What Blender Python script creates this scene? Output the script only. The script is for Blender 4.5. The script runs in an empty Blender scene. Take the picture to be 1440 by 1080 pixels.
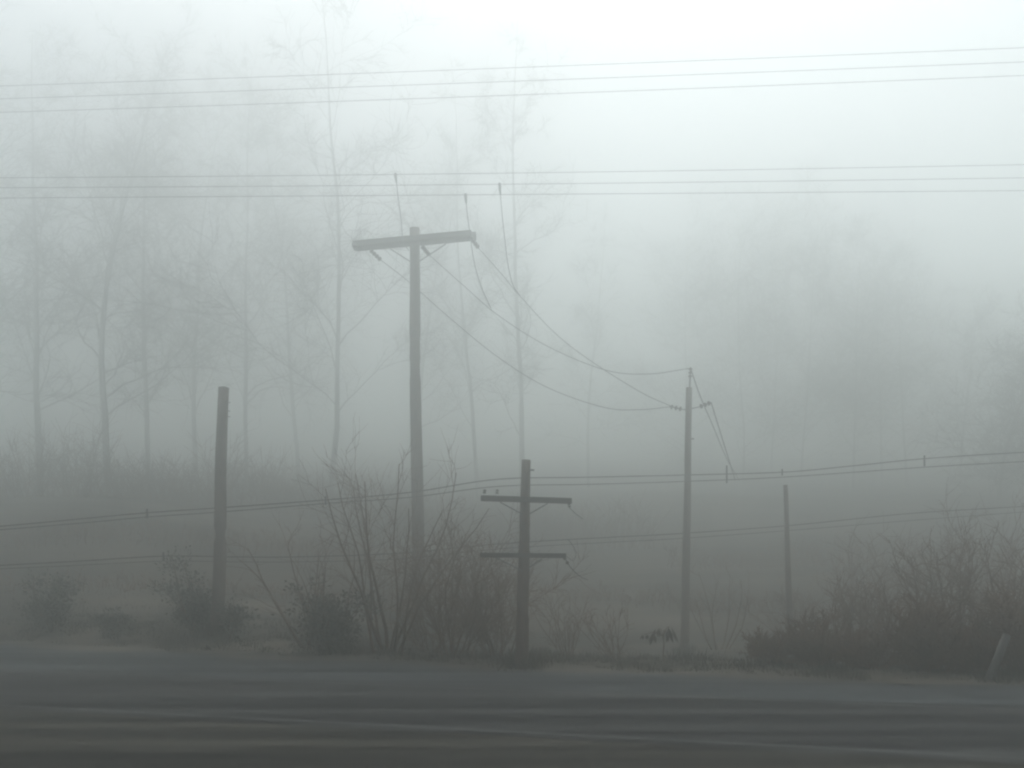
import bpy, bmesh, math, random
import numpy as np
from mathutils import Vector, noise

R = random.Random(7)
SC = bpy.context.scene
COL = SC.collection
F = 1383.0
CAMZ = 2.5
HOR = 790.0


def P(px, py, d):
    """world point seen d metres ahead of the camera at that bearing and elevation"""
    return Vector(((px - 720) / F * d, d, CAMZ + (HOR - py) / F * d))


def smooth(t):
    t = min(1.0, max(0.0, t))
    return t * t * (3 - 2 * t)


# ------------------------------------------------------------------ materials
def mat(name, col, rough=0.85, var=0.25, scale=6.0, stretch=(1, 1, 1), bump=0.0, col2=None, spec=0.3, detail=5, rot=0.0, lo=0.35, hi=0.65):
    m = bpy.data.materials.new(name)
    m.use_nodes = True
    nt = m.node_tree
    b = nt.nodes['Principled BSDF']
    tc = nt.nodes.new('ShaderNodeTexCoord')
    mp = nt.nodes.new('ShaderNodeMapping')
    mp.inputs['Scale'].default_value = stretch
    mp.inputs['Rotation'].default_value = (0, 0, rot)
    nz = nt.nodes.new('ShaderNodeTexNoise')
    nz.inputs['Scale'].default_value = scale
    nz.inputs['Detail'].default_value = detail
    nz.inputs['Roughness'].default_value = 0.6
    rp = nt.nodes.new('ShaderNodeValToRGB')
    c2 = col2 or [c * (1 - var) for c in col]
    c1 = col if col2 else [min(1, c * (1 + var)) for c in col]
    rp.color_ramp.elements[0].position = lo
    rp.color_ramp.elements[1].position = hi
    rp.color_ramp.elements[0].color = (*c2, 1)
    rp.color_ramp.elements[1].color = (*c1, 1)
    nt.links.new(tc.outputs['Object'], mp.inputs['Vector'])
    nt.links.new(mp.outputs['Vector'], nz.inputs['Vector'])
    nt.links.new(nz.outputs['Fac'], rp.inputs['Fac'])
    nt.links.new(rp.outputs['Color'], b.inputs['Base Color'])
    b.inputs['Roughness'].default_value = rough
    b.inputs['Specular IOR Level'].default_value = spec
    if bump:
        bp = nt.nodes.new('ShaderNodeBump')
        bp.inputs['Strength'].default_value = bump
        bp.inputs['Distance'].default_value = 0.05
        nt.links.new(nz.outputs['Fac'], bp.inputs['Height'])
        nt.links.new(bp.outputs['Normal'], b.inputs['Normal'])
    return m


RA = math.atan(0.30)     # the road runs along (1, -0.30)
M = {}
M['wood'] = mat('weathered_pole_wood', (0.110, 0.080, 0.066), 0.9, 0.45, 9, (6, 6, 0.35), 0.4)
M['dark_wood'] = mat('dark_crossarm_wood', (0.060, 0.056, 0.055), 0.9, 0.3, 9, (1, 6, 6), 0.4)
M['steel'] = mat('galvanised_steel', (0.13, 0.135, 0.14), 0.6, 0.2, 20)
M['porcelain'] = mat('brown_porcelain', (0.06, 0.05, 0.048), 0.3, 0.2, 12, spec=0.5)
M['wire'] = mat('weathered_wire', (0.10, 0.11, 0.11), 0.7, 0.15, 3)
M['cable'] = mat('black_cable_sheath', (0.035, 0.036, 0.04), 0.7, 0.15, 3)
M['bark'] = mat('grey_bark', (0.24, 0.24, 0.23), 0.95, 0.3, 5, (3, 3, 0.6), 0.5)
M['twig'] = mat('grey_twigs', (0.28, 0.28, 0.27), 0.95, 0.25, 2)
M['brown_bark'] = mat('brown_brush_stems', (0.115, 0.070, 0.045), 0.95, 0.35, 3)
M['brown_twig'] = mat('brown_brush_twigs', (0.140, 0.085, 0.055), 0.95, 0.3, 2)
M['leaf'] = mat('dull_evergreen_leaf', (0.050, 0.056, 0.042), 0.7, 0.45, 3)
M['leaf_dark'] = mat('dark_evergreen_leaf', (0.055, 0.055, 0.040), 0.7, 0.45, 3)
M['leaf_dry'] = mat('withered_brown_leaf', (0.055, 0.045, 0.035), 0.8, 0.4, 3)
M['ground'] = mat('winter_grassland', (0.125, 0.108, 0.086), 0.95, 0.4, 0.17, (0.30, 2.8, 1), 0.3, col2=(0.020, 0.018, 0.013), rot=0.03, detail=8, lo=0.40, hi=0.68, spec=0.1)
M['asphalt'] = mat('wet_asphalt', (0.046, 0.047, 0.046), 0.8, 0.3, 0.55, (0.05, 2.0, 1), 0.15, col2=(0.005, 0.005, 0.006), rot=RA, detail=9, lo=0.42, hi=0.70, spec=0.12)
M['gravel'] = mat('grey_gravel', (0.085, 0.095, 0.10), 0.9, 0.3, 0.6, (0.08, 1.9, 1), 0.3, col2=(0.012, 0.014, 0.015), rot=RA, detail=9, lo=0.40, hi=0.70, spec=0.12)
M['mud'] = mat('muddy_verge', (0.062, 0.058, 0.048), 0.9, 0.3, 0.6, (0.06, 2.0, 1), 0.3, col2=(0.010, 0.010, 0.009), rot=RA, detail=9, lo=0.40, hi=0.70, spec=0.12)
M['paint'] = mat('worn_road_paint', (0.075, 0.078, 0.076), 0.8, 0.2, 0.7, (0.10, 3, 1), col2=(0.02, 0.022, 0.022), rot=RA, detail=8)
M['grass'] = mat('dead_grass', (0.062, 0.060, 0.047), 0.95, 0.5, 0.5)
M['pale_wood'] = mat('bleached_wood', (0.10, 0.095, 0.088), 0.9, 0.4, 5, (5, 5, 0.4), 0.4)


# ------------------------------------------------------------------ mesh helpers
class MB:
    def __init__(self):
        self.v, self.f = [], []

    def tube(self, pts, rads, n=6, cap=True):
        pts = [Vector(p) for p in pts]
        base = len(self.v)
        up = Vector((0.0, 0.0, 1.0))
        for i, p in enumerate(pts):
            if i == 0:
                t = pts[1] - p
            elif i == len(pts) - 1:
                t = p - pts[i - 1]
            else:
                t = pts[i + 1] - pts[i - 1]
            t.normalize()
            a = t.cross(up)
            if a.length < 1e-3:
                a = t.cross(Vector((1, 0, 0)))
            a.normalize()
            b = t.cross(a)
            r = rads[i] if hasattr(rads, '__len__') else rads
            for k in range(n):
                th = 2 * math.pi * k / n
                self.v.append(p + a * (r * math.cos(th)) + b * (r * math.sin(th)))
        for i in range(len(pts) - 1):
            for k in range(n):
                a0 = base + i * n + k
                a1 = base + i * n + (k + 1) % n
                self.f.append((a0, a1, a1 + n, a0 + n))
        if cap and n > 2:
            self.f.append(tuple(base + k for k in range(n))[::-1])
            e = base + (len(pts) - 1) * n
            self.f.append(tuple(e + k for k in range(n)))

    def box(self, c, u, v, w):
        """centre and the three half-axis vectors"""
        c, u, v, w = Vector(c), Vector(u), Vector(v), Vector(w)
        b = len(self.v)
        for sx, sy, sz in ((-1, -1, -1), (1, -1, -1), (1, 1, -1), (-1, 1, -1), (-1, -1, 1), (1, -1, 1), (1, 1, 1), (-1, 1, 1)):
            self.v.append(c + u * sx + v * sy + w * sz)
        for q in ((0, 3, 2, 1), (4, 5, 6, 7), (0, 1, 5, 4), (1, 2, 6, 5), (2, 3, 7, 6), (3, 0, 4, 7)):
            self.f.append(tuple(b + i for i in q))

    def leaf(self, c, d, s, L, W):
        """a folded leaf of four points along d, width along s"""
        b = len(self.v)
        c, d, s = Vector(c), Vector(d), Vector(s)
        n = d.cross(s) * (0.25 * W)
        self.v += [c, c + d * (L * .5) + s * W + n, c + d * L, c + d * (L * .5) - s * W + n]
        self.f += [(b, b + 1, b + 2), (b, b + 2, b + 3)]

    def build(self, name, m, parent=None, smooth_=True, origin=None):
        me = bpy.data.meshes.new(name)
        o = Vector(origin) if origin is not None else Vector((0, 0, 0))
        me.from_pydata([tuple(Vector(x) - o) for x in self.v], [], self.f)
        me.materials.append(m)
        if smooth_:
            me.polygons.foreach_set('use_smooth', [True] * len(me.polygons))
        me.update()
        ob = bpy.data.objects.new(name, me)
        COL.objects.link(ob)
        if parent is not None:
            ob.parent = parent
        else:
            ob.location = o
        return ob


def thing(name, label, cat, loc=(0, 0, 0), group=None):
    o = bpy.data.objects.new(name, None)
    COL.objects.link(o)
    o.empty_display_size = 0.3
    o.location = loc
    tag(o, label, cat, group)
    return o


def tag(o, label=None, cat=None, group=None, kind=None):
    if label:
        o['label'] = label
    if cat:
        o['category'] = cat
    if group:
        o['group'] = group
    if kind:
        o['kind'] = kind
    return o


# ------------------------------------------------------------------ terrain
LEFT = [(0, 0), (37, 0.0), (43, 1.7), (50, 4.6), (60, 6.0), (84, 8.5), (110, 12.0), (150, 17.0), (220, 21.0), (420, 23.0)]
RIGHT = [(0, 0), (41, 0.0), (48, 1.1), (60, 3.2), (76, 7.2), (110, 12.5), (150, 18.0), (220, 22.0), (420, 24.0)]


def interp(tab, d):
    for (a, za), (b, zb) in zip(tab, tab[1:]):
        if d <= b:
            t = (d - a) / (b - a)
            return za + (zb - za) * t
    return tab[-1][1]


def gz(x, y):
    s = y + 0.30 * x
    if y < 5:
        return 0.0
    k = smooth((x + 14 + 0.2 * y) / 26.0)
    z = interp(LEFT, y) * (1 - k) + interp(RIGHT, y) * k
    z -= 1.0 * smooth((s - 24.0) / 14.0) * smooth((x + 7) / 8.0) * (1 - smooth((y - 41) / 8))
    z += 0.36 * smooth((y + 0.44 * x - 24.0) / 2.6) * smooth((-x - 4) / 6.0)
    w = smooth((s - 24.0 - max(0, -x - 2) * .16) / 8.0)
    if w > 0:
        z += w * 0.16 * noise.noise((x * 0.45, y * 0.45, 0)) * 1.2
        z += w * min(1.0, y / 80) * 0.9 * noise.noise((x * 0.06, y * 0.06, 3.1))
    return z


def make_ground():
    ys = [-350, -200, -100, -50, -20, 0, 4, 8, 11]
    y = 12.0
    while y < 350:
        ys.append(y)
        y += max(0.5, (y - 10) * 0.022)
    ys.append(350.0)
    ts = np.linspace(-1, 1, 141)
    xs = [float(np.sign(t) * (abs(t) ** 2.0) * 340 + t * 10) for t in ts]
    v = [(x, yy, gz(x, yy)) for yy in ys for x in xs]
    n = len(xs)
    f = [(j * n + i, j * n + i + 1, (j + 1) * n + i + 1, (j + 1) * n + i) for j in range(len(ys) - 1) for i in range(n - 1)]
    mb = MB()
    mb.v, mb.f = [Vector(p) for p in v], f
    return tag(mb.build('ground', M['ground']), 'dull winter grass land rising into a foggy hillside', 'ground', kind='structure')


make_ground()


def strip(name, s0, s1, z, m, label, cat, wob0=0, wob1=0, x0=-130, x1=130, step=1.0, flare=0.0):
    """a sheet between the lines y + 0.3 x = s0 and s1"""
    mb = MB()
    n = int((x1 - x0) / step) + 1
    for i in range(n):
        x = x0 + i * step
        a = s0 + wob0 * noise.noise((x * 0.35, 0.3, 1)) - 0.30 * x
        b = s1 + wob1 * noise.noise((x * 0.30, 7.7, 1)) - 0.30 * x + flare * min(30, max(0, -x))
        mb.v += [Vector((x, a, z)), Vector((x, b, z))]
    for i in range(n - 1):
        mb.f.append((2 * i, 2 * i + 2, 2 * i + 3, 2 * i + 1))
    o = mb.build(name, m, smooth_=False)
    return tag(o, label, cat, kind='structure')


strip('road', 14.0, 19.4, 0.006, M['asphalt'], 'dark wet asphalt road crossing the foreground', 'road')
strip('gravel_shoulder', 19.42, 22.6, 0.006, M['gravel'], 'pale blue grey gravel shoulder beyond the asphalt', 'road shoulder', 0, 0.9, flare=0.13)
strip('muddy_verge', 5.0, 14.0, 0.004, M['mud'], 'dark muddy verge on the near side of the road', 'verge', 0.8, 0.55)
strip('road_edge_line', 14.35, 14.47, 0.010, M['paint'], 'worn pale line along the near road edge', 'road marking')
strip('road_edge_line', 19.05, 19.16, 0.010, M['paint'], 'worn pale line along the far road edge', 'road marking')


# ------------------------------------------------------------------ poles
def shaft(mb, base, top, r0, r1, n=14):
    pts, rads = [], []
    for i in range(17):
        t = i / 16
        q = Vector(base).lerp(Vector(top), t)
        w_ = math.sin(math.pi * t) * r0 * .35
        q += Vector((w_ * noise.noise((r0 * 90, t * 2.2, 1)), w_ * noise.noise((r0 * 90, t * 2.2, 9)), 0))
        pts.append(q)
        rads.append((r0 + (r1 - r0) * t) * (1 + .05 * noise.noise((t * 7, r0 * 50, 3))))
    mb.tube(pts, rads, n)


def strain(mb, a, b, r=0.075, n=4):
    """a string of porcelain discs from a towards b"""
    a, b = Vector(a), Vector(b)
    d = b - a
    L = d.length
    d.normalize()
    pts, rads = [], []
    for k in range(n):
        t0 = L * (k + .1) / n
        for t, r_ in ((0, .3), (.12, 1.0), (.45, .95), (.55, .4), (.85, .3)):
            pts.append(a + d * (t0 + t * L / n))
            rads.append(r * r_)
    mb.tube(pts, rads, 10)


def rel(parent, p):
    return Vector(p) - Vector(parent.location)


def crossarm(parent, a, b, hh, hd, m=None):
    a, b = rel(parent, a), rel(parent, b)
    mb = MB()
    u = (b - a) * .5
    side = u.cross(Vector((0, 0, 1))).normalized()
    w = side.cross(u).normalized()
    if w.z < 0:
        w = -w
    mb.box((a + b) * .5, u, side * hd, w * hh)
    o = mb.build('crossarm', m or M['dark_wood'], parent, False)
    bev = o.modifiers.new('bevel', 'BEVEL')
    bev.width = 0.015
    bev.segments = 2
    return o


def bar(parent, name, a, b, r, m):
    mb = MB()
    mb.tube([rel(parent, a), rel(parent, b)], r, 6)
    return mb.build(name, m, parent)


# main tall pole ---------------------------------------------------------
D1 = 37.0
b1 = P(588, 901, D1)
b1.z = gz(b1.x, b1.y) - 0.05
t1 = P(583, 321, D1)
main = thing('utility_pole', 'tallest wooden pole, one tilted crossarm near its top', 'utility pole', b1, 'wooden poles along the road')
mb = MB()
shaft(mb, (0, 0, 0), rel(main, t1), 0.255, 0.185, 16)
mb.build('shaft', M['wood'], main)
aL, aR = P(499, 346, D1 + 0.55), P(664, 331, D1 - 0.45)
off = Vector((-0.03, -0.24, 0))
crossarm(main, aL + off, aR + off, 0.110, 0.070)
off2 = Vector((0.03, 0.24, 0))
crossarm(main, aL + off2, aR + off2, 0.110, 0.070)
for sx, px_, py_ in ((-1, 549, 350), (1, 627, 343)):
    bar(main, 'brace', P(583 + sx * 6, 368, D1 - 0.2), P(px_, py_, D1 - 0.25), 0.022, M['steel'])
INS = [(P(521, 352, D1 + .25), P(536, 366, D1 + 0.8)), (P(594, 347, D1), P(604, 359, D1 + .55)), (P(662, 334, D1 - .4), P(673, 349, D1 + .15))]
for a, b in INS:
    mb = MB()
    strain(mb, rel(main, a), rel(main, b), 0.085, 4)
    mb.build('insulator', M['porcelain'], main)
mb = MB()
mb.box(rel(main, P(500, 347, D1 + .5)), (.09, 0, 0), (0, .34, 0), (0, 0, .05))
mb.build('arm_plate', M['steel'], main, False)
mb = MB()
mb.box(rel(main, P(666, 332, D1 - .4)), (.09, 0, 0), (0, .34, 0), (0, 0, .05))
mb.build('arm_plate', M['steel'], main, False)

# bare pole on the left ---------------------------------------------------
D2 = 30.0
b2 = P(305, 905, D2)
b2.z = gz(b2.x, b2.y) - 0.05
p2 = thing('utility_pole', 'bare thick wooden pole without crossarms, beside leafy shrub', 'utility pole', b2, 'wooden poles along the road')
mb = MB()
shaft(mb, (0, 0, 0), rel(p2, P(314.5, 546, D2)), 0.205, 0.155, 16)
mb.build('shaft', M['wood'], p2)
mb = MB()
t2 = rel(p2, P(314.5, 546, D2))
mb.tube([t2, t2 + Vector((0.002, 0, 0.02)), t2 + Vector((0.003, 0, 0.05))], [0.165, 0.165, 0.06], 16)
mb.build('cap', M['steel'], p2)
for py_ in (566, 578, 586):
    c = P(321, py_, D2 - .02)
    bar(p2, 'step_bolt', c + Vector((-.1, 0, 0)), c + Vector((.06, 0, 0)), 0.014, M['steel'])

# pole with two crossarms -------------------------------------------------
D3 = 23.0
b3 = P(733.5, 940, D3)
b3.z = gz(b3.x, b3.y) - 0.05
p3 = thing('utility_pole', 'short wooden pole with two crossarms one above the other', 'utility pole', b3, 'wooden poles along the road')
mb = MB()
shaft(mb, (0, 0, 0), rel(p3, P(740, 647, D3)), 0.165, 0.103, 14)
mb.build('shaft', M['wood'], p3)
crossarm(p3, P(676, 700.5, D3 - .18), P(804, 704.5, D3 - .14), 0.066, 0.05)
crossarm(p3, P(675, 780.5, D3 - .19), P(796, 781.5, D3 - .15), 0.055, 0.05)
for (xa, ya, xb, yb) in ((736, 724, 703, 706), (744, 723, 770, 708), (735, 803, 697, 784), (743, 799, 762, 786)):
    bar(p3, 'brace', P(xa, ya, D3 - .13), P(xb, yb, D3 - .24), 0.014, M['steel'])
for (xa, ya, xb, yb) in ((681, 694, 682, 688), (699, 694.5, 699.5, 688), (800, 708, 801, 714), (793, 783, 800, 795)):
    mb = MB()
    strain(mb, rel(p3, P(xa, ya, D3 - .15)), rel(p3, P(xb, yb, D3 - .12)), 0.04, 2)
    mb.build('insulator', M['porcelain'], p3)
bar(p3, 'side_bolt', P(740, 661, D3 - .03), P(751, 661, D3 - .06), 0.022, M['steel'])

# slim pole to the right with pin insulator -------------------------------
D4 = 36.0
b4 = P(963, 905, D4)
b4.z = gz(b4.x, b4.y) - 0.1
p4 = thing('utility_pole', 'slim pole with pin insulator above its top where three wires end', 'utility pole', b4, 'wooden poles along the road')
mb = MB()
t4 = P(969, 545, D4)
shaft(mb, (0, 0, 0), rel(p4, t4), 0.165, 0.105, 14)
mb.build('shaft', M['wood'], p4)
bar(p4, 'top_pin', P(969.5, 552, D4), P(970.5, 527, D4), 0.035, M['steel'])
mb = MB()
strain(mb, rel(p4, P(970.5, 531, D4)), rel(p4, P(971, 516, D4)), 0.075, 3)
mb.build('insulator', M['porcelain'], p4)
bar(p4, 'bracket', P(967, 575.5, D4), P(985, 572, D4), 0.02, M['steel'])
bar(p4, 'bracket', P(968, 577, D4), P(957.5, 575.2, D4), 0.02, M['steel'])
for xa, ya, xb, yb in ((959, 575.5, 941, 571.5), (984, 572, 1000, 566)):
    mb = MB()
    strain(mb, rel(p4, P(xa, ya, D4)), rel(p4, P(xb, yb, D4 + .1)), 0.085, 3)
    mb.build('insulator', M['porcelain'], p4)
bar(p4, 'step_bolt', P(968, 617, D4), P(975.5, 617, D4 - .2), 0.03, M['steel'])

# small far pole ------------------------------------------------------------
D5 = 36.0
b5 = P(1113, 900, D5)
b5.z = gz(b5.x, b5.y) - 0.1
p5 = thing('utility_pole', 'smallest thin pole rising out of the brown thicket', 'utility pole', b5, 'wooden poles along the road')
mb = MB()
shaft(mb, (0, 0, 0), rel(p5, P(1104.5, 682, D5)), 0.13, 0.075, 12)
mb.build('shaft', M['wood'], p5)


# ------------------------------------------------------------------ wires
def wire(name, pts, r, m, label, group, sag=0.0, cat='wire', n=28):
    """a wire through the points; sag hangs each span as a parabola"""
    out = []
    for a, b in zip(pts, pts[1:]):
        a, b = Vector(a), Vector(b)
        for i in range(n):
            t = i / n
            p = a.lerp(b, t)
            p.z -= 4 * sag * t * (1 - t)
            out.append(p)
    out.append(Vector(pts[-1]))
    o0 = Vector(pts[0])
    mb = MB()
    mb.tube(out, r, 6)
    o = mb.build(name, m, origin=o0)
    return tag(o, label, cat, group)


def through(pa, pb, ext=0.45):
    a, b = Vector(pa), Vector(pb)
    return [a + (a - b) * ext, b + (b - a) * ext]


WIRES = {}


def on_wire(key, px):
    """point of a power line at a bearing"""
    A, B, e = WIRES[key]
    lo, hi = -.3, 1.3
    for _ in range(40):
        t = (lo + hi) / 2
        q = A.lerp(B, t)
        if 720 + F * q.x / q.y < px:
            lo = t
        else:
            hi = t
    q.z += 4 * e * t * (1 - t)
    return q


def line3(pixs, m, r, labels, group, sag=0.25, ext=.35):
    """pixs: left and right sight points (px, py, d); the wire carries on beyond both"""
    for (a, mid, b), lab in zip(pixs, labels):
        A, B = P(*a), P(*b)
        C_ = P(*mid)
        WIRES[lab] = (A, B, C_.z - A.lerp(B, .5).z)
        # quadratic through the three points, running on past them
        out = []
        for i in range(61):
            t = -ext + (1 + 2 * ext) * i / 60
            q = A.lerp(B, t)
            e = C_.z - A.lerp(B, .5).z
            q.z += 4 * e * t * (1 - t)
            out.append(q)
        mb = MB()
        mb.tube(out, r, 6)
        tag(mb.build('overhead_wire', m, origin=A), lab, 'wire', group)


line3([((0, 121, 39), (720, 97.5, 36), (1440, 67, 33)), ((0, 139, 39), (720, 116.5, 36), (1440, 87, 33)), ((0, 158, 39), (720, 136, 36), (1440, 106, 33))],
      M['wire'], 0.012, ['topmost wire of the upper trio crossing the sky', 'middle wire of the upper trio crossing the sky', 'bottom wire of the upper trio crossing the sky'], 'upper trio of power lines')
line3([((0, 250, 37.6), (720, 246.5, 37), (1440, 231.5, 36)), ((0, 264, 37.1), (720, 262, 36.5), (1440, 250, 35.5)), ((0, 278.5, 36.6), (720, 276.5, 36), (1440, 268, 35))],
      M['wire'], 0.012, ['topmost wire of the lower trio, above the tilted crossarm', 'middle wire of the lower trio, above the tilted crossarm', 'bottom wire of the lower trio, closest above the tilted crossarm'], 'lower trio of power lines')

# taps from the lower trio down to the pole's conductors
def polyline(name, pts, r, m, label, cat, group=None):
    """a smooth wire through given points (Catmull-Rom)"""
    pts = [Vector(p) for p in pts]
    q = [pts[0] * 2 - pts[1]] + pts + [pts[-1] * 2 - pts[-2]]
    out = []
    for i in range(1, len(q) - 2):
        p0, p1, p2_, p3_ = q[i - 1], q[i], q[i + 1], q[i + 2]
        for k in range(10):
            t = k / 10
            out.append(0.5 * ((2 * p1) + (p2_ - p0) * t + (2 * p0 - 5 * p1 + 4 * p2_ - p3_) * t * t + (3 * p1 - p0 - 3 * p2_ + p3_) * t ** 3))
    out.append(pts[-1])
    o = thing(name, label, cat, pts[0], group)
    mb = MB()
    mb.tube([p - pts[0] for p in out], r, 6)
    mb.build('wire', m, o)
    return o


def clamp(parent, p, q):
    mb = MB()
    mb.tube([rel(parent, p) + Vector((0, 0, .05)), rel(parent, p), rel(parent, q)], [0.04, 0.06, 0.035], 8)
    mb.build('clamp', M['steel'], parent)


g = 'tap wires dropping from the lower trio'
for key, px, rest, lab in (
        ('topmost wire of the lower trio, above the tilted crossarm', 556, [P(559, 270, 37), P(564, 310, 36.9), P(567, 340, 36.8), P(575, 352, 36.8)], 'tap wire dropping to the crossarm left of the tallest pole'),
        ('bottom wire of the lower trio, closest above the tilted crossarm', 654.5, [P(657, 300, 36.1), P(661, 330, 36.2), P(667, 370, 36.5), P(677, 404, 36.8), P(690, 433, 36.9)], 'tap wire dropping past the outer end of the crossarm'),
        ('middle wire of the lower trio, above the tilted crossarm', 702.5, [P(705, 290, 36.6), P(709, 330, 36.7), P(714, 370, 36.8), P(721, 400, 36.9), P(731, 416, 36.9)], 'longest tap wire, farthest from the tallest pole')):
    q = on_wire(key, px)
    o = polyline('tap_wire', [q] + rest, 0.016, M['wire'], lab, 'tap wire', g)
    clamp(o, q, q.lerp(rest[0], .45))

# conductors from the tallest pole to the slim pole
g = 'slanting wires between the tallest and the slim pole'
polyline('slanting_wire', [P(536, 366, D1 + .8), P(577, 398, 36.90), P(630, 445, 36.80), P(700, 502, 36.67), P(770, 545, 36.51), P(850, 573, 36.28), P(900, 576, 36.16), P(943, 572, D4 + .1)], 0.0135, M['wire'], 'lowest slanting wire, crossing the tallest pole shaft', 'wire', g)
polyline('slanting_wire', [P(604, 359, D1 + .55), P(650, 400, 36.86), P(700, 443, 36.76), P(770, 487, 36.55), P(850, 520, 36.31), P(910, 526, 36.14), P(970, 518, D4)], 0.0135, M['wire'], 'middle slanting wire, ending on the slim pole top pin', 'wire', g)
polyline('slanting_wire', [P(673, 349, D1 + .15), P(705, 385, 36.91), P(731, 416, 36.86), P(780, 468, 36.67), P(830, 507, 36.45), P(900, 551, 36.18), P(943, 571, D4)], 0.0135, M['wire'], 'steepest slanting wire, from the outer crossarm end', 'wire', g)
# wires falling away behind the slim pole
g = 'wires falling away beyond the slim pole'
polyline('down_wire', [P(971, 518, D4), P(985, 558, 38), P(1003, 600, 42), P(1022, 645, 48), P(1040, 676, 54)], 0.022, M['wire'], 'wire falling away from the slim pole top pin', 'wire', g)
polyline('down_wire', [P(1000, 566, D4 + .1), P(1012, 605, 39), P(1026, 650, 43), P(1034, 675, 46)], 0.022, M['wire'], 'wire falling away from the bracket of the slim pole', 'wire', g)
# loose ends on the two-arm pole
polyline('loose_wire', [P(800, 795, D3 - .1), P(808, 804, D3), P(818, 812, D3 + .4), P(826, 815, D3 + .8)], 0.009, M['cable'], 'loose black wire end hanging off the lower crossarm', 'wire')
polyline('loose_wire', [P(801, 714, D3 - .1), P(809, 722, D3 + .3), P(820, 730, D3 + 1.0)], 0.008, M['cable'], 'short wire end hanging off the upper crossarm', 'wire')
polyline('loop_wire', [P(796, 782, D3 - .1), P(806, 788, D3), P(810, 778, D3), P(804, 765, D3 + .1), P(798, 758, D3 + .2)], 0.006, M['cable'], 'curled wire loop standing above the lower crossarm end', 'wire')


def bundle(pts, r, label, spacers, group):
    """a slack telephone cable with its hangers"""
    o = polyline('telephone_cable', pts, r, M['cable'], label, 'cable', group)
    for p, h in spacers:
        mb = MB()
        q = rel(o, p)
        mb.tube([q + Vector((0, 0, h)), q - Vector((0, 0, h))], 0.03, 6)
        mb.build('hanger', M['cable'], o)
    return o


g = 'telephone cables slung low behind the poles'
bundle([P(-120, 748, 27), P(0, 740, 28), P(120, 729, 29), P(207, 721, 29.6), P(310, 714, 30.2), P(458, 703, 31.4), P(580, 692, 32.3), P(700, 674, 33.2), P(830, 671, 34.2), P(960, 668, 35.4), P(1100, 664, 36.4), P(1200, 655, 36.2), P(1300, 645, 36), P(1440, 636, 35), P(1600, 628, 34)], 0.020,
       'long upper telephone cable running behind all the poles', [(P(207, 722, 29.6), .14), (P(458, 704, 31.4), .14), (P(1022, 667, 35.7), .32), (P(1100, 664, 36.4), .12), (P(1300, 648, 36), .2)], g)
bundle([P(-120, 753, 27), P(0, 745, 28), P(120, 735, 29), P(207, 727, 29.6), P(310, 720, 30.2), P(458, 708, 31.4), P(580, 699, 32.3), P(700, 684, 33.2), P(830, 681, 34.2), P(960, 677, 35.4), P(1100, 671, 36.4), P(1300, 657, 36), P(1440, 649, 35), P(1600, 640, 34)], 0.017,
       'second telephone cable hung just under the long upper one', [], g)
bundle([P(-120, 802, 27), P(0, 795, 28), P(110, 789, 29), P(230, 782, 30), P(320, 783, 31), P(420, 783, 32), P(560, 778, 33), P(700, 765, 34), P(830, 757, 35), P(960, 750, 36), P(1110, 739, 37), P(1280, 722, 37), P(1440, 712, 36), P(1600, 700, 36)], 0.019,
       'lower telephone cable sagging past the leafy shrubs', [(P(230, 783, 30), .14)], g)
bundle([P(-120, 808, 27), P(0, 800, 28), P(110, 795, 29), P(230, 789, 30), P(320, 790, 31), P(420, 790, 32), P(560, 786, 33), P(700, 772, 34), P(830, 764, 35), P(960, 757, 36), P(1110, 746, 37), P(1280, 732, 37), P(1440, 720, 36), P(1600, 708, 36)], 0.013,
       'lowest and thinnest telephone cable under the lower one', [], g)


# ------------------------------------------------------------------ trees and brush
def wander(mb, p, d, L, r0, r1, seg, n, rnd, kink=0.12, up=0.0):
    pts, rads = [Vector(p)], [r0]
    d = Vector(d).normalized()
    for i in range(seg):
        d = (d + Vector((rnd.gauss(0, kink), rnd.gauss(0, kink), rnd.gauss(0, kink) + up))).normalized()
        pts.append(pts[-1] + d * (L / seg))
        rads.append(r0 + (r1 - r0) * (i + 1) / seg)
    mb.tube(pts, rads, n, cap=n > 4)
    return pts, rads, d


def side_dir(d, ang, rnd):
    a = d.cross(Vector((rnd.gauss(0, 1), rnd.gauss(0, 1), rnd.gauss(0, 1))))
    if a.length < 1e-3:
        a = Vector((1, 0, 0))
    a.normalize()
    return (d * math.cos(ang) + a * math.sin(ang)).normalized()


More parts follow.
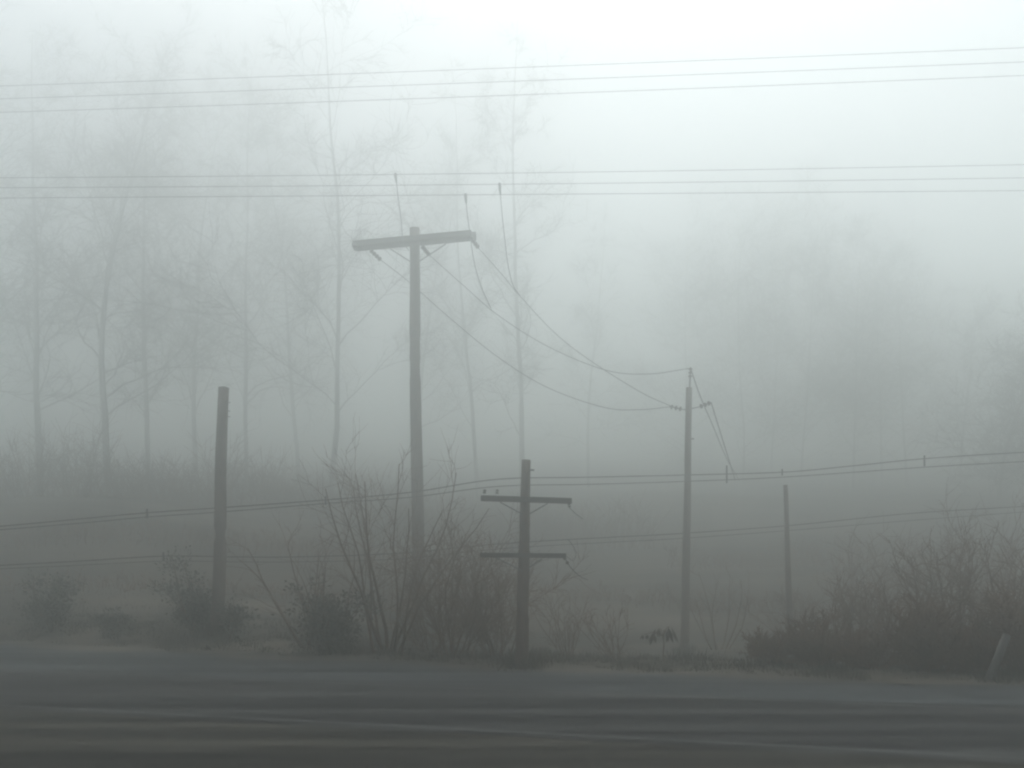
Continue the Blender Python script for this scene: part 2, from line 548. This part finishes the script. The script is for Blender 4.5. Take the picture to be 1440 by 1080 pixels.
def bare_tree(root, base, height, r, rnd, lean=(0, 0), first=0.16, limbs=30, spread=0.36, m1='bark', m2='twig', fine=1.0):
    """tapered wandering trunk with limbs; twigs spread through the crown"""
    tr, cr = MB(), MB()
    p = Vector((0, 0, -0.15))
    d = Vector((lean[0], lean[1], 1)).normalized()
    pts, rads, _ = wander(tr, p, d, height, r * .52, r * 0.06, 18, 10, rnd, 0.03, 0.01)
    for k in range(limbs):
        t = first + (0.98 - first) * (k + rnd.random() * .9) / limbs
        i = min(17, int(t * 18))
        f_ = t * 18 - i
        q = pts[i].lerp(pts[i + 1], f_)
        rr = rads[i] * rnd.uniform(.25, .42)
        L = height * spread * (1.05 - t * 0.72) * rnd.uniform(.6, 1.25)
        dd = side_dir(Vector((0, 0, 1)), rnd.uniform(.55, 1.2), rnd)
        lp, lr, _ = wander(tr, q, dd, L, rr, rr * 0.15, 9, 5, rnd, 0.17, 0.04)
        for j in range(int(11 * fine)):
            a = rnd.uniform(.12, 1.0) * 9
            ii = min(8, int(a))
            s = lp[ii].lerp(lp[ii + 1], a - ii)
            sd = side_dir((lp[ii + 1] - lp[ii]).normalized(), rnd.uniform(.4, 1.1), rnd)
            sl = L * rnd.uniform(.16, .5)
            sp, sr, _ = wander(cr, s, sd, sl, max(.024, lr[ii] * .55), .014, 5, 3, rnd, 0.22, 0.03)
            for w in range(int(7 * fine)):
                b = rnd.uniform(.15, 1.0) * 5
                jj = min(4, int(b))
                s2 = sp[jj].lerp(sp[jj + 1], b - jj)
                d2 = side_dir((sp[jj + 1] - sp[jj]).normalized(), rnd.uniform(.4, 1.2), rnd)
                wander(cr, s2, d2, sl * rnd.uniform(.3, .75), 0.019, .009, 3, 3, rnd, 0.25, 0.02)
    tr.build('trunk', M[m1], root)
    cr.build('crown', M[m2], root)


def tree(px, d, height, r, label, group, seed, lean=(0, 0), **kw):
    x = (px - 720) / F * d
    base = Vector((x, d, gz(x, d)))
    height = min(height, 41.0 - base.z)
    root = thing('bare_tree', label, 'tree', base, group)
    bare_tree(root, base, height, r, random.Random(seed), lean, **kw)
    return root


def bush(px, d, h, w, label, group, seed, stems=9, m1='brown_bark', m2='brown_twig', fine=1.0, name='bare_shrub', r=0.03, tw=.006):
    """many stems fanning out of one base, thick with twigs"""
    rnd = random.Random(seed)
    x = (px - 720) / F * d
    base = Vector((x, d, gz(x, d) - 0.05))
    root = thing(name, label, 'shrub', base, group)
    st, cr = MB(), MB()
    for k in range(stems):
        a = rnd.uniform(0, 2 * math.pi)
        sp = rnd.uniform(.05, 1) * w / h * 0.9
        dd = Vector((math.cos(a) * sp, math.sin(a) * sp, 1)).normalized()
        L = h * rnd.uniform(.6, 1.08)
        off_ = Vector((math.cos(a), math.sin(a), 0)) * (w * .16 * rnd.random())
        sp_, sr, _ = wander(st, off_, dd, L, r * rnd.uniform(.6, 1.2), r * .25, 7, 5, rnd, 0.09, 0.02)
        for j in range(int(10 * fine)):
            t = rnd.uniform(.12, 1.0) * 7
            i = min(6, int(t))
            q = sp_[i].lerp(sp_[i + 1], t - i)
            sd = side_dir((sp_[i + 1] - sp_[i]).normalized(), rnd.uniform(.35, .95), rnd)
            sl = h * rnd.uniform(.12, .36)
            tp, _, _ = wander(cr, q, sd, sl, tw * 1.6, tw * .7, 4, 3, rnd, 0.18, 0.05)
            for w_ in range(int(4 * fine)):
                b = rnd.uniform(.2, 1) * 4
                jj = min(3, int(b))
                s2 = tp[jj].lerp(tp[jj + 1], b - jj)
                d2 = side_dir((tp[jj + 1] - tp[jj]).normalized(), rnd.uniform(.4, 1.0), rnd)
                wander(cr, s2, d2, sl * rnd.uniform(.3, .7), tw, tw * .5, 3, 3, rnd, 0.2, 0.04)
    st.build('stems', M[m1], root)
    cr.build('twigs', M[m2], root)
    return root


def leafy(px, d, h, w, label, group, seed, n=900, m='leaf', stems=10):
    """an evergreen shrub: stems carrying uneven clumps of leaves"""
    rnd = random.Random(seed)
    x = (px - 720) / F * d
    base = Vector((x, d, gz(x, d) - 0.05))
    root = thing('evergreen_shrub', label, 'shrub', base, group)
    st, lf = MB(), MB()
    per = n // stems
    for k in range(stems):
        a = 2 * math.pi * k / stems + rnd.uniform(-.4, .4)
        sp = rnd.uniform(.05, 1) * w / h
        dd = Vector((math.cos(a) * sp, math.sin(a) * sp, 1)).normalized()
        L = h * rnd.uniform(.45, 1.05)
        pp, _, _ = wander(st, (0, 0, 0), dd, L, .03, .008, 6, 5, rnd, 0.12, 0.02)
        for c in range(5):
            t = rnd.uniform(.3, 1.0) * 6
            i = min(5, int(t))
            cc = pp[i].lerp(pp[i + 1], t - i)
            cr_ = rnd.uniform(.12, .34) * min(h, 1.6) * .8
            cc = cc + Vector((rnd.gauss(0, .14), rnd.gauss(0, .14), rnd.gauss(0, .06)))
            wander(st, pp[i], (cc - pp[i]) + Vector((0, 0, .01)), max(.05, (cc - pp[i]).length), .012, .005, 3, 3, rnd, 0.1)
            for q in range(per // 5):
                u = Vector((rnd.gauss(0, 1), rnd.gauss(0, 1), rnd.gauss(0, .75))) * (cr_ * .5)
                dv = (u.normalized() + Vector((0, 0, .35)) + Vector((rnd.gauss(0, .4), rnd.gauss(0, .4), rnd.gauss(0, .4)))).normalized()
                sv = side_dir(dv, math.pi / 2, rnd)
                lf.leaf(cc + u, dv, sv, rnd.uniform(.07, .15), rnd.uniform(.018, .04))
    st.build('stems', M['brown_bark'], root)
    lf.build('foliage', M[m], root, False)
    return root


# tall bare trees towering in the fog on the left
G = 'tall bare trees fading into the fog'
tree(58, 70, 38, .46, 'tall bare tree nearest the far picture edge, trunk standing straight', G, 11)
tree(152, 67, 38, .48, 'stoutest tall bare tree, straight above the first leafy shrub', G, 12, limbs=28)
tree(208, 74, 38, .39, 'thin bare tree beside the stoutest tall one', G, 13)
tree(275, 80, 37, .39, 'faint bare tree just before the bare thick pole', G, 30)
tree(345, 76, 38, .36, 'slender bare tree behind the bare thick pole', G, 14)
tree(420, 82, 37, .36, 'faint upright bare tree between thick pole and leaning tree', G, 29)
tree(462, 66, 38, .39, 'leaning bare tree tilting towards the tallest pole top', G, 15, lean=(.10, 0), limbs=20)
tree(735, 71, 38, .41, 'tall bare tree behind the pole with two crossarms', G, 16, limbs=22, spread=.24)
tree(672, 78, 37, .32, 'thin bare tree between the tallest and the two-arm pole', G, 17, limbs=18, spread=.26)
tree(590, 84, 37, .36, 'faint bare tree directly behind the tallest pole', G, 28, limbs=20, spread=.3)
tree(-50, 68, 37, .43, 'bare tree reaching in from beyond the picture edge', G, 18, limbs=28)
tree(828, 90, 24, .32, 'faint bare tree between the two-arm and slim pole', G, 19, limbs=18, spread=.3)

G = 'hazy trees on the far hillside'
for (px, d, h, sd, lab) in ((965, 80, 24, 21, 'ghostly broad tree whose crown rises just beside the slim pole'), (1045, 76, 23, 22, 'ghostly bushy tree between the slim and the smallest pole'),
                            (1125, 78, 23, 23, 'ghostly bushy tree straight above the smallest thin pole'), (1200, 76, 21, 26, 'ghostly bushy tree above the open end of the thicket'),
                            (1275, 74, 18, 27, 'ghostly bushy tree above the middle of the thicket'), (1350, 72, 15, 20, 'lowest ghostly tree of the hazy hillside row'),
                            (1085, 84, 25, 51, 'tallest ghostly bushy tree, back row above the smallest thin pole'), (1240, 80, 21, 52, 'ghostly bushy tree at the back of the hillside row, above the thicket')):
    tree(px, d + 12, h + 2, .24, lab, G, sd, spread=.46, limbs=30, first=.10, fine=.95)
tree(1400, 66, 12, .26, 'broad bare tree rising behind the brown thicket', G, 24, spread=.5, first=.12)
tree(1475, 64, 15, .28, 'bare tree at the picture edge behind the thicket', G, 25, spread=.5, first=.12)

# the forked bare tree in front of the tallest pole
G = 'bare shrubs along the road edge'
bush(545, 27.5, 5.5, 3.6, 'tall forked bare shrub with open stems beside the tallest pole', G, 31, stems=10, fine=1.0, r=.05)
bush(636, 26.5, 3.5, 2.9, 'dense dark bare shrub between tallest and two-arm pole', G, 32, stems=20, r=.020, fine=1.3)
bush(606, 28.0, 1.9, 2.2, 'thick tangled shrub growing round the foot of the tallest pole', G, 38, stems=13, r=.018, fine=.9)
bush(697, 27.5, 3.2, 2.6, 'bare shrub directly behind the two-arm pole', G, 33, stems=18, r=.022, fine=1.3)
bush(448, 28, 3.4, 3.0, 'bare twiggy shrub rising out of the dark leafy shrub', G, 34, stems=9, fine=.7, r=.04)
bush(800, 27, 1.9, 1.6, 'low thin bare shrub right of the two-arm pole', G, 35, stems=12, fine=.6, r=.018)
bush(868, 26, 1.5, 1.4, 'lowest wispy shrub before the slim pole', G, 36, stems=12, fine=.5, r=.014)
bush(1010, 37, 3.0, 2.4, 'thin spreading shrub close behind the slim pole', G, 37, stems=8, fine=.5, r=.03)

# leafy shrubs left
G = 'evergreen shrubs on the roadside'
leafy(72, 32.0, 2.0, 1.15, 'rounded leafy shrub farthest from the tallest pole', G, 41, 3000, stems=13)
leafy(165, 31, .85, .8, 'lowest leafy shrub, between two larger ones', G, 42, 1100, stems=8)
leafy(270, 30.2, 2.35, .95, 'leafy shrub hugging the bare thick pole', G, 43, 2600, stems=12)
leafy(322, 29.2, 1.3, .6, 'small leafy shrub at the foot of the bare thick pole', G, 44, 900, stems=7)
leafy(462, 27.2, 2.15, 1.5, 'broad dark leafy shrub left of the tallest pole', G, 45, 4200, m='leaf_dark', stems=18)

# brown thicket right
G = 'brown bare shrubs of the roadside thicket'
spots = [(1084, 24.6, .85, 1.3), (1148, 23.9, 1.2, 1.5), (1222, 23.4, .95, 1.7), (1296, 22.6, 1.55, 1.5), (1372, 22.4, 1.2, 1.7), (1446, 21.6, 1.8, 1.5),
         (1195, 28, 2.6, 1.6), (1262, 27, 2.3, 2.0), (1335, 26, 3.3, 1.7), (1425, 25, 3.2, 1.9), (1300, 37, 4.4, 2.3), (1390, 36, 5.0, 2.4), (1215, 39, 4.0, 2.2), (1120, 38, 2.4, 2.0)]
labs = ['low brown shrub at the open end of the thicket', 'low brown shrub in front of the smallest thin pole', 'low brown shrub third along the thicket front',
        'dense brown shrub in the middle of the thicket front', 'dense brown shrub behind the pale leaning post', 'dense brown shrub cut by the picture edge',
        'taller brown shrub in the second thicket row, nearest the thin pole', 'taller brown shrub in the thicket second row, middle', 'taller twiggy brown shrub in the second row behind the front middle',
        'tall brown shrub in the second row at the picture edge', 'tallest hazy shrub at the back of the thicket middle', 'tall hazy shrub at the thicket back above the leaning post',
        'hazy shrub at the thicket back beside the thin pole', 'small hazy shrub at the foot of the smallest pole']
for i, ((px, d, h, w), lab) in enumerate(zip(spots, labs)):
    bush(px, d, h, w, lab, G, 60 + i, stems=34 if i < 6 else 15, fine=1.5 if i < 6 else 1.15, r=.018 if i < 6 else .026, tw=.010 if i < 6 else .009)


def hedgerow(name, x0, x1, y0, y1, h, label, seed, n=420):
    rnd = random.Random(seed)
    base = Vector(((x0 + x1) / 2, (y0 + y1) / 2, 0))
    base.z = gz(base.x, base.y)
    mb = MB()
    for k in range(n):
        t = rnd.random()
        x, y = x0 + (x1 - x0) * t + rnd.gauss(0, .1), y0 + (y1 - y0) * t + rnd.gauss(0, .45)
        hh = h * (.45 + .75 * abs(noise.noise((x * .35, 2.0, seed)))) * rnd.uniform(.6, 1.15)
        p = Vector((x, y, gz(x, y) - .05))
        pp, _, _ = wander(mb, p, (rnd.gauss(0, .3), rnd.gauss(0, .3), 1), hh, .03, .012, 4, 3, rnd, .14)
        for j in range(6):
            a = rnd.randrange(1, 4)
            wander(mb, pp[a], side_dir(Vector((0, 0, 1)), rnd.uniform(.4, 1.2), rnd), hh * rnd.uniform(.2, .5), .018, .009, 3, 3, rnd, .2)
    o = mb.build(name, M['brown_twig'], origin=base)
    return tag(o, label, 'hedge', 'scrubby hedgerows across the hillside')


hedgerow('hedgerow', -27, -3, 45.5, 49, 2.0, 'scrubby hedgerow crossing the bank behind the bare thick pole', 3)
hedgerow('hedgerow', 0, 13.5, 47.5, 45, 1.0, 'low scrubby hedgerow between the two-arm and slim poles', 5, 260)
hedgerow('hedgerow', -44, -14, 60, 63, 5.5, 'tall hazy undergrowth at the feet of the tall bare trees, far picture edge', 9, 520)
hedgerow('hedgerow', -16, 9, 63, 62, 5.0, 'tall hazy undergrowth between the tallest pole and the two-arm pole, far up the bank', 12, 480)
hedgerow('hedgerow', -22, 0, 40.5, 42.5, .9, 'lowest scrubby hedgerow just above the leafy shrubs', 14, 380)
hedgerow('hedgerow', 9, 34, 57, 52, 2.2, 'scrubby hedgerow high on the slope behind the thicket', 7)

# grass as loose stuff
def grass():
    rnd = random.Random(5)
    mb = MB()
    for b in (b1, b2, b3, b4, b5):          # weeds round the pole feet
        for i in range(260):
            a, q = rnd.uniform(0, 6.283), abs(rnd.gauss(0, .38)) + .12
            x, y = b.x + q * math.cos(a), b.y + q * math.sin(a)
            d = Vector((rnd.gauss(0, .35), rnd.gauss(0, .35), 1)).normalized()
            mb.leaf((x, y, gz(x, y) - .02), d, side_dir(d, math.pi / 2, rnd), rnd.uniform(.1, .5) * (1.1 - .5 * min(1, q)), .013)
    for i in range(46000):
        k = rnd.random()
        if k < .0:      # near verge
            x = rnd.uniform(-9, 10)
            y = 13.2 - .3 * x - abs(rnd.gauss(0, 2.2))
            if y < 5.5:
                continue
            h = rnd.uniform(.02, .07)
        else:
            x = rnd.uniform(-24, 20)
            y = 23.6 - (.44 if x < 0 else .36) * x + abs(rnd.gauss(0, 5)) + 1.3 * noise.noise((x * .5, 1.0, 4.0))
            c_ = noise.noise((x * .8, y * .8, 2.0)) + .5 * noise.noise((x * 2.7, y * 2.7, 5.0))
            if c_ < -.25:
                continue
            h = (.05 + .42 * max(0, c_ + .1)) * rnd.uniform(.4, 1.2)
        z = gz(x, y)
        c = Vector((x, y, z - .02))
        d = Vector((rnd.gauss(0, .3), rnd.gauss(0, .3), 1)).normalized()
        s = side_dir(d, math.pi / 2, rnd)
        mb.leaf(c, d, s, h, .012)
    return tag(mb.build('grass', M['grass'], None, False), 'dead grass along both road verges', 'grass', kind='stuff')


grass()

# small things on the verge -------------------------------------------------
# pale leaning post at the right
d = 20.7
a = P(1390, 954, d)
a.z = gz(a.x, a.y) - .03
o = thing('marker_post', 'pale bleached post leaning at the foot of the brown thicket', 'post', a)
mb = MB()
tp = rel(o, P(1416, 893, d + .1))
mb.tube([(0, 0, 0), tp * .5, tp], [.10, .09, .085], 10)
mb.build('post', M['pale_wood'], o)
# drooping withered plant
d = 26.0
a = P(932, 925, d)
a.z = gz(a.x, a.y) - .02
o = thing('withered_plant', 'withered plant with drooping dark leaves beside the slim pole', 'plant', a)
mb, lf = MB(), MB()
rnd = random.Random(3)
tp = Vector((0.02, 0, .82))
mb.tube([(0, 0, 0), (.03, 0, .4), tp], [.022, .018, .012], 6)
for k, (ex, ez, hang) in enumerate(((-.28, .74, .30), (.20, .92, .44), (-.12, .86, .2), (.1, .8, .26), (-.5, .70, .1))):
    e = Vector((ex, rnd.uniform(-.15, .15), ez))
    mb.tube([tp * .8, (tp * .8 + e) * .5 + Vector((0, 0, .1)), e], [.012, .01, .008], 5)
    for q in range(5):
        dv = Vector((rnd.gauss(0, .22), rnd.gauss(0, .22), -1)).normalized()
        sv = side_dir(dv, math.pi / 2, rnd)
        lf.leaf(e + Vector((rnd.gauss(0, .05), rnd.gauss(0, .05), 0)), dv, sv, hang * rnd.uniform(.7, 1.1) + .05, .045)
mb.build('stem', M['brown_bark'], o)
lf.build('leaves', M['leaf_dry'], o, False)

# ------------------------------------------------------------------ haze
HZ_TOP = 47.0
mb = MB()
mb.box((0, 0, (HZ_TOP - 3) / 2), (365, 0, 0), (0, 365, 0), (0, 0, (HZ_TOP + 3) / 2))
hz = bpy.data.materials.new('fog_air')
hz.use_nodes = True
nt = hz.node_tree
nt.nodes.remove(nt.nodes['Principled BSDF'])
pv = nt.nodes.new('ShaderNodeVolumePrincipled')
pv.inputs['Color'].default_value = (0.957, 0.982, 0.972, 1)
pv.inputs['Density'].default_value = 0.030
pv.inputs['Anisotropy'].default_value = 0.92
nt.links.new(pv.outputs['Volume'], nt.nodes['Material Output'].inputs['Volume'])
o = mb.build('haze', hz, None, False)
tag(o, 'pale grey fog filling the whole valley', 'fog', kind='stuff')

# ------------------------------------------------------------------ light
EL, AZ = math.radians(67), math.radians(8)     # behind thin cloud, ahead and to the right
w = bpy.data.worlds.new('World')
SC.world = w
w.use_nodes = True
nt = w.node_tree
bg = nt.nodes['Background']
sk = nt.nodes.new('ShaderNodeTexSky')
sk.sky_type = 'NISHITA'
sk.sun_disc = False
sk.sun_elevation = EL
sk.sun_rotation = AZ
sk.air_density = 1.5
sk.dust_density = 4.0
hs = nt.nodes.new('ShaderNodeHueSaturation')
hs.inputs['Saturation'].default_value = 0.3
nt.links.new(sk.outputs['Color'], hs.inputs['Color'])
nt.links.new(hs.outputs['Color'], bg.inputs['Color'])
bg.inputs['Strength'].default_value = 0.15
sl = bpy.data.lights.new('sun', 'SUN')
sl.energy = 0.5
sl.angle = math.radians(25)
sl.color = (1, 0.97, 0.93)
so = bpy.data.objects.new('sun', sl)
COL.objects.link(so)
dirv = Vector((math.sin(AZ) * math.cos(EL), math.cos(AZ) * math.cos(EL), math.sin(EL)))
so.rotation_euler = (-dirv).to_track_quat('-Z', 'Y').to_euler()

# ------------------------------------------------------------------ camera
cd = bpy.data.cameras.new('camera')
cd.sensor_width = 36
cd.lens = F / 1440 * 36
cd.shift_y = (HOR - 540) / 1440
cd.clip_end = 2000
cd.dof.use_dof = True
cd.dof.focus_distance = 45
cd.dof.aperture_fstop = 0.9
cam = bpy.data.objects.new('camera', cd)
COL.objects.link(cam)
cam.location = (0, 0, CAMZ)
cam.rotation_euler = (math.radians(90), 0, 0)
SC.camera = cam

SC.view_settings.view_transform = 'Standard'
SC.view_settings.look = 'None'
SC.view_settings.exposure = 0.22
SC.view_settings.gamma = 1
SC.cycles.use_denoising = True
SC.cycles.volume_bounces = 6
SC.cycles.max_bounces = 8
SC.cycles.filter_width = 2.2
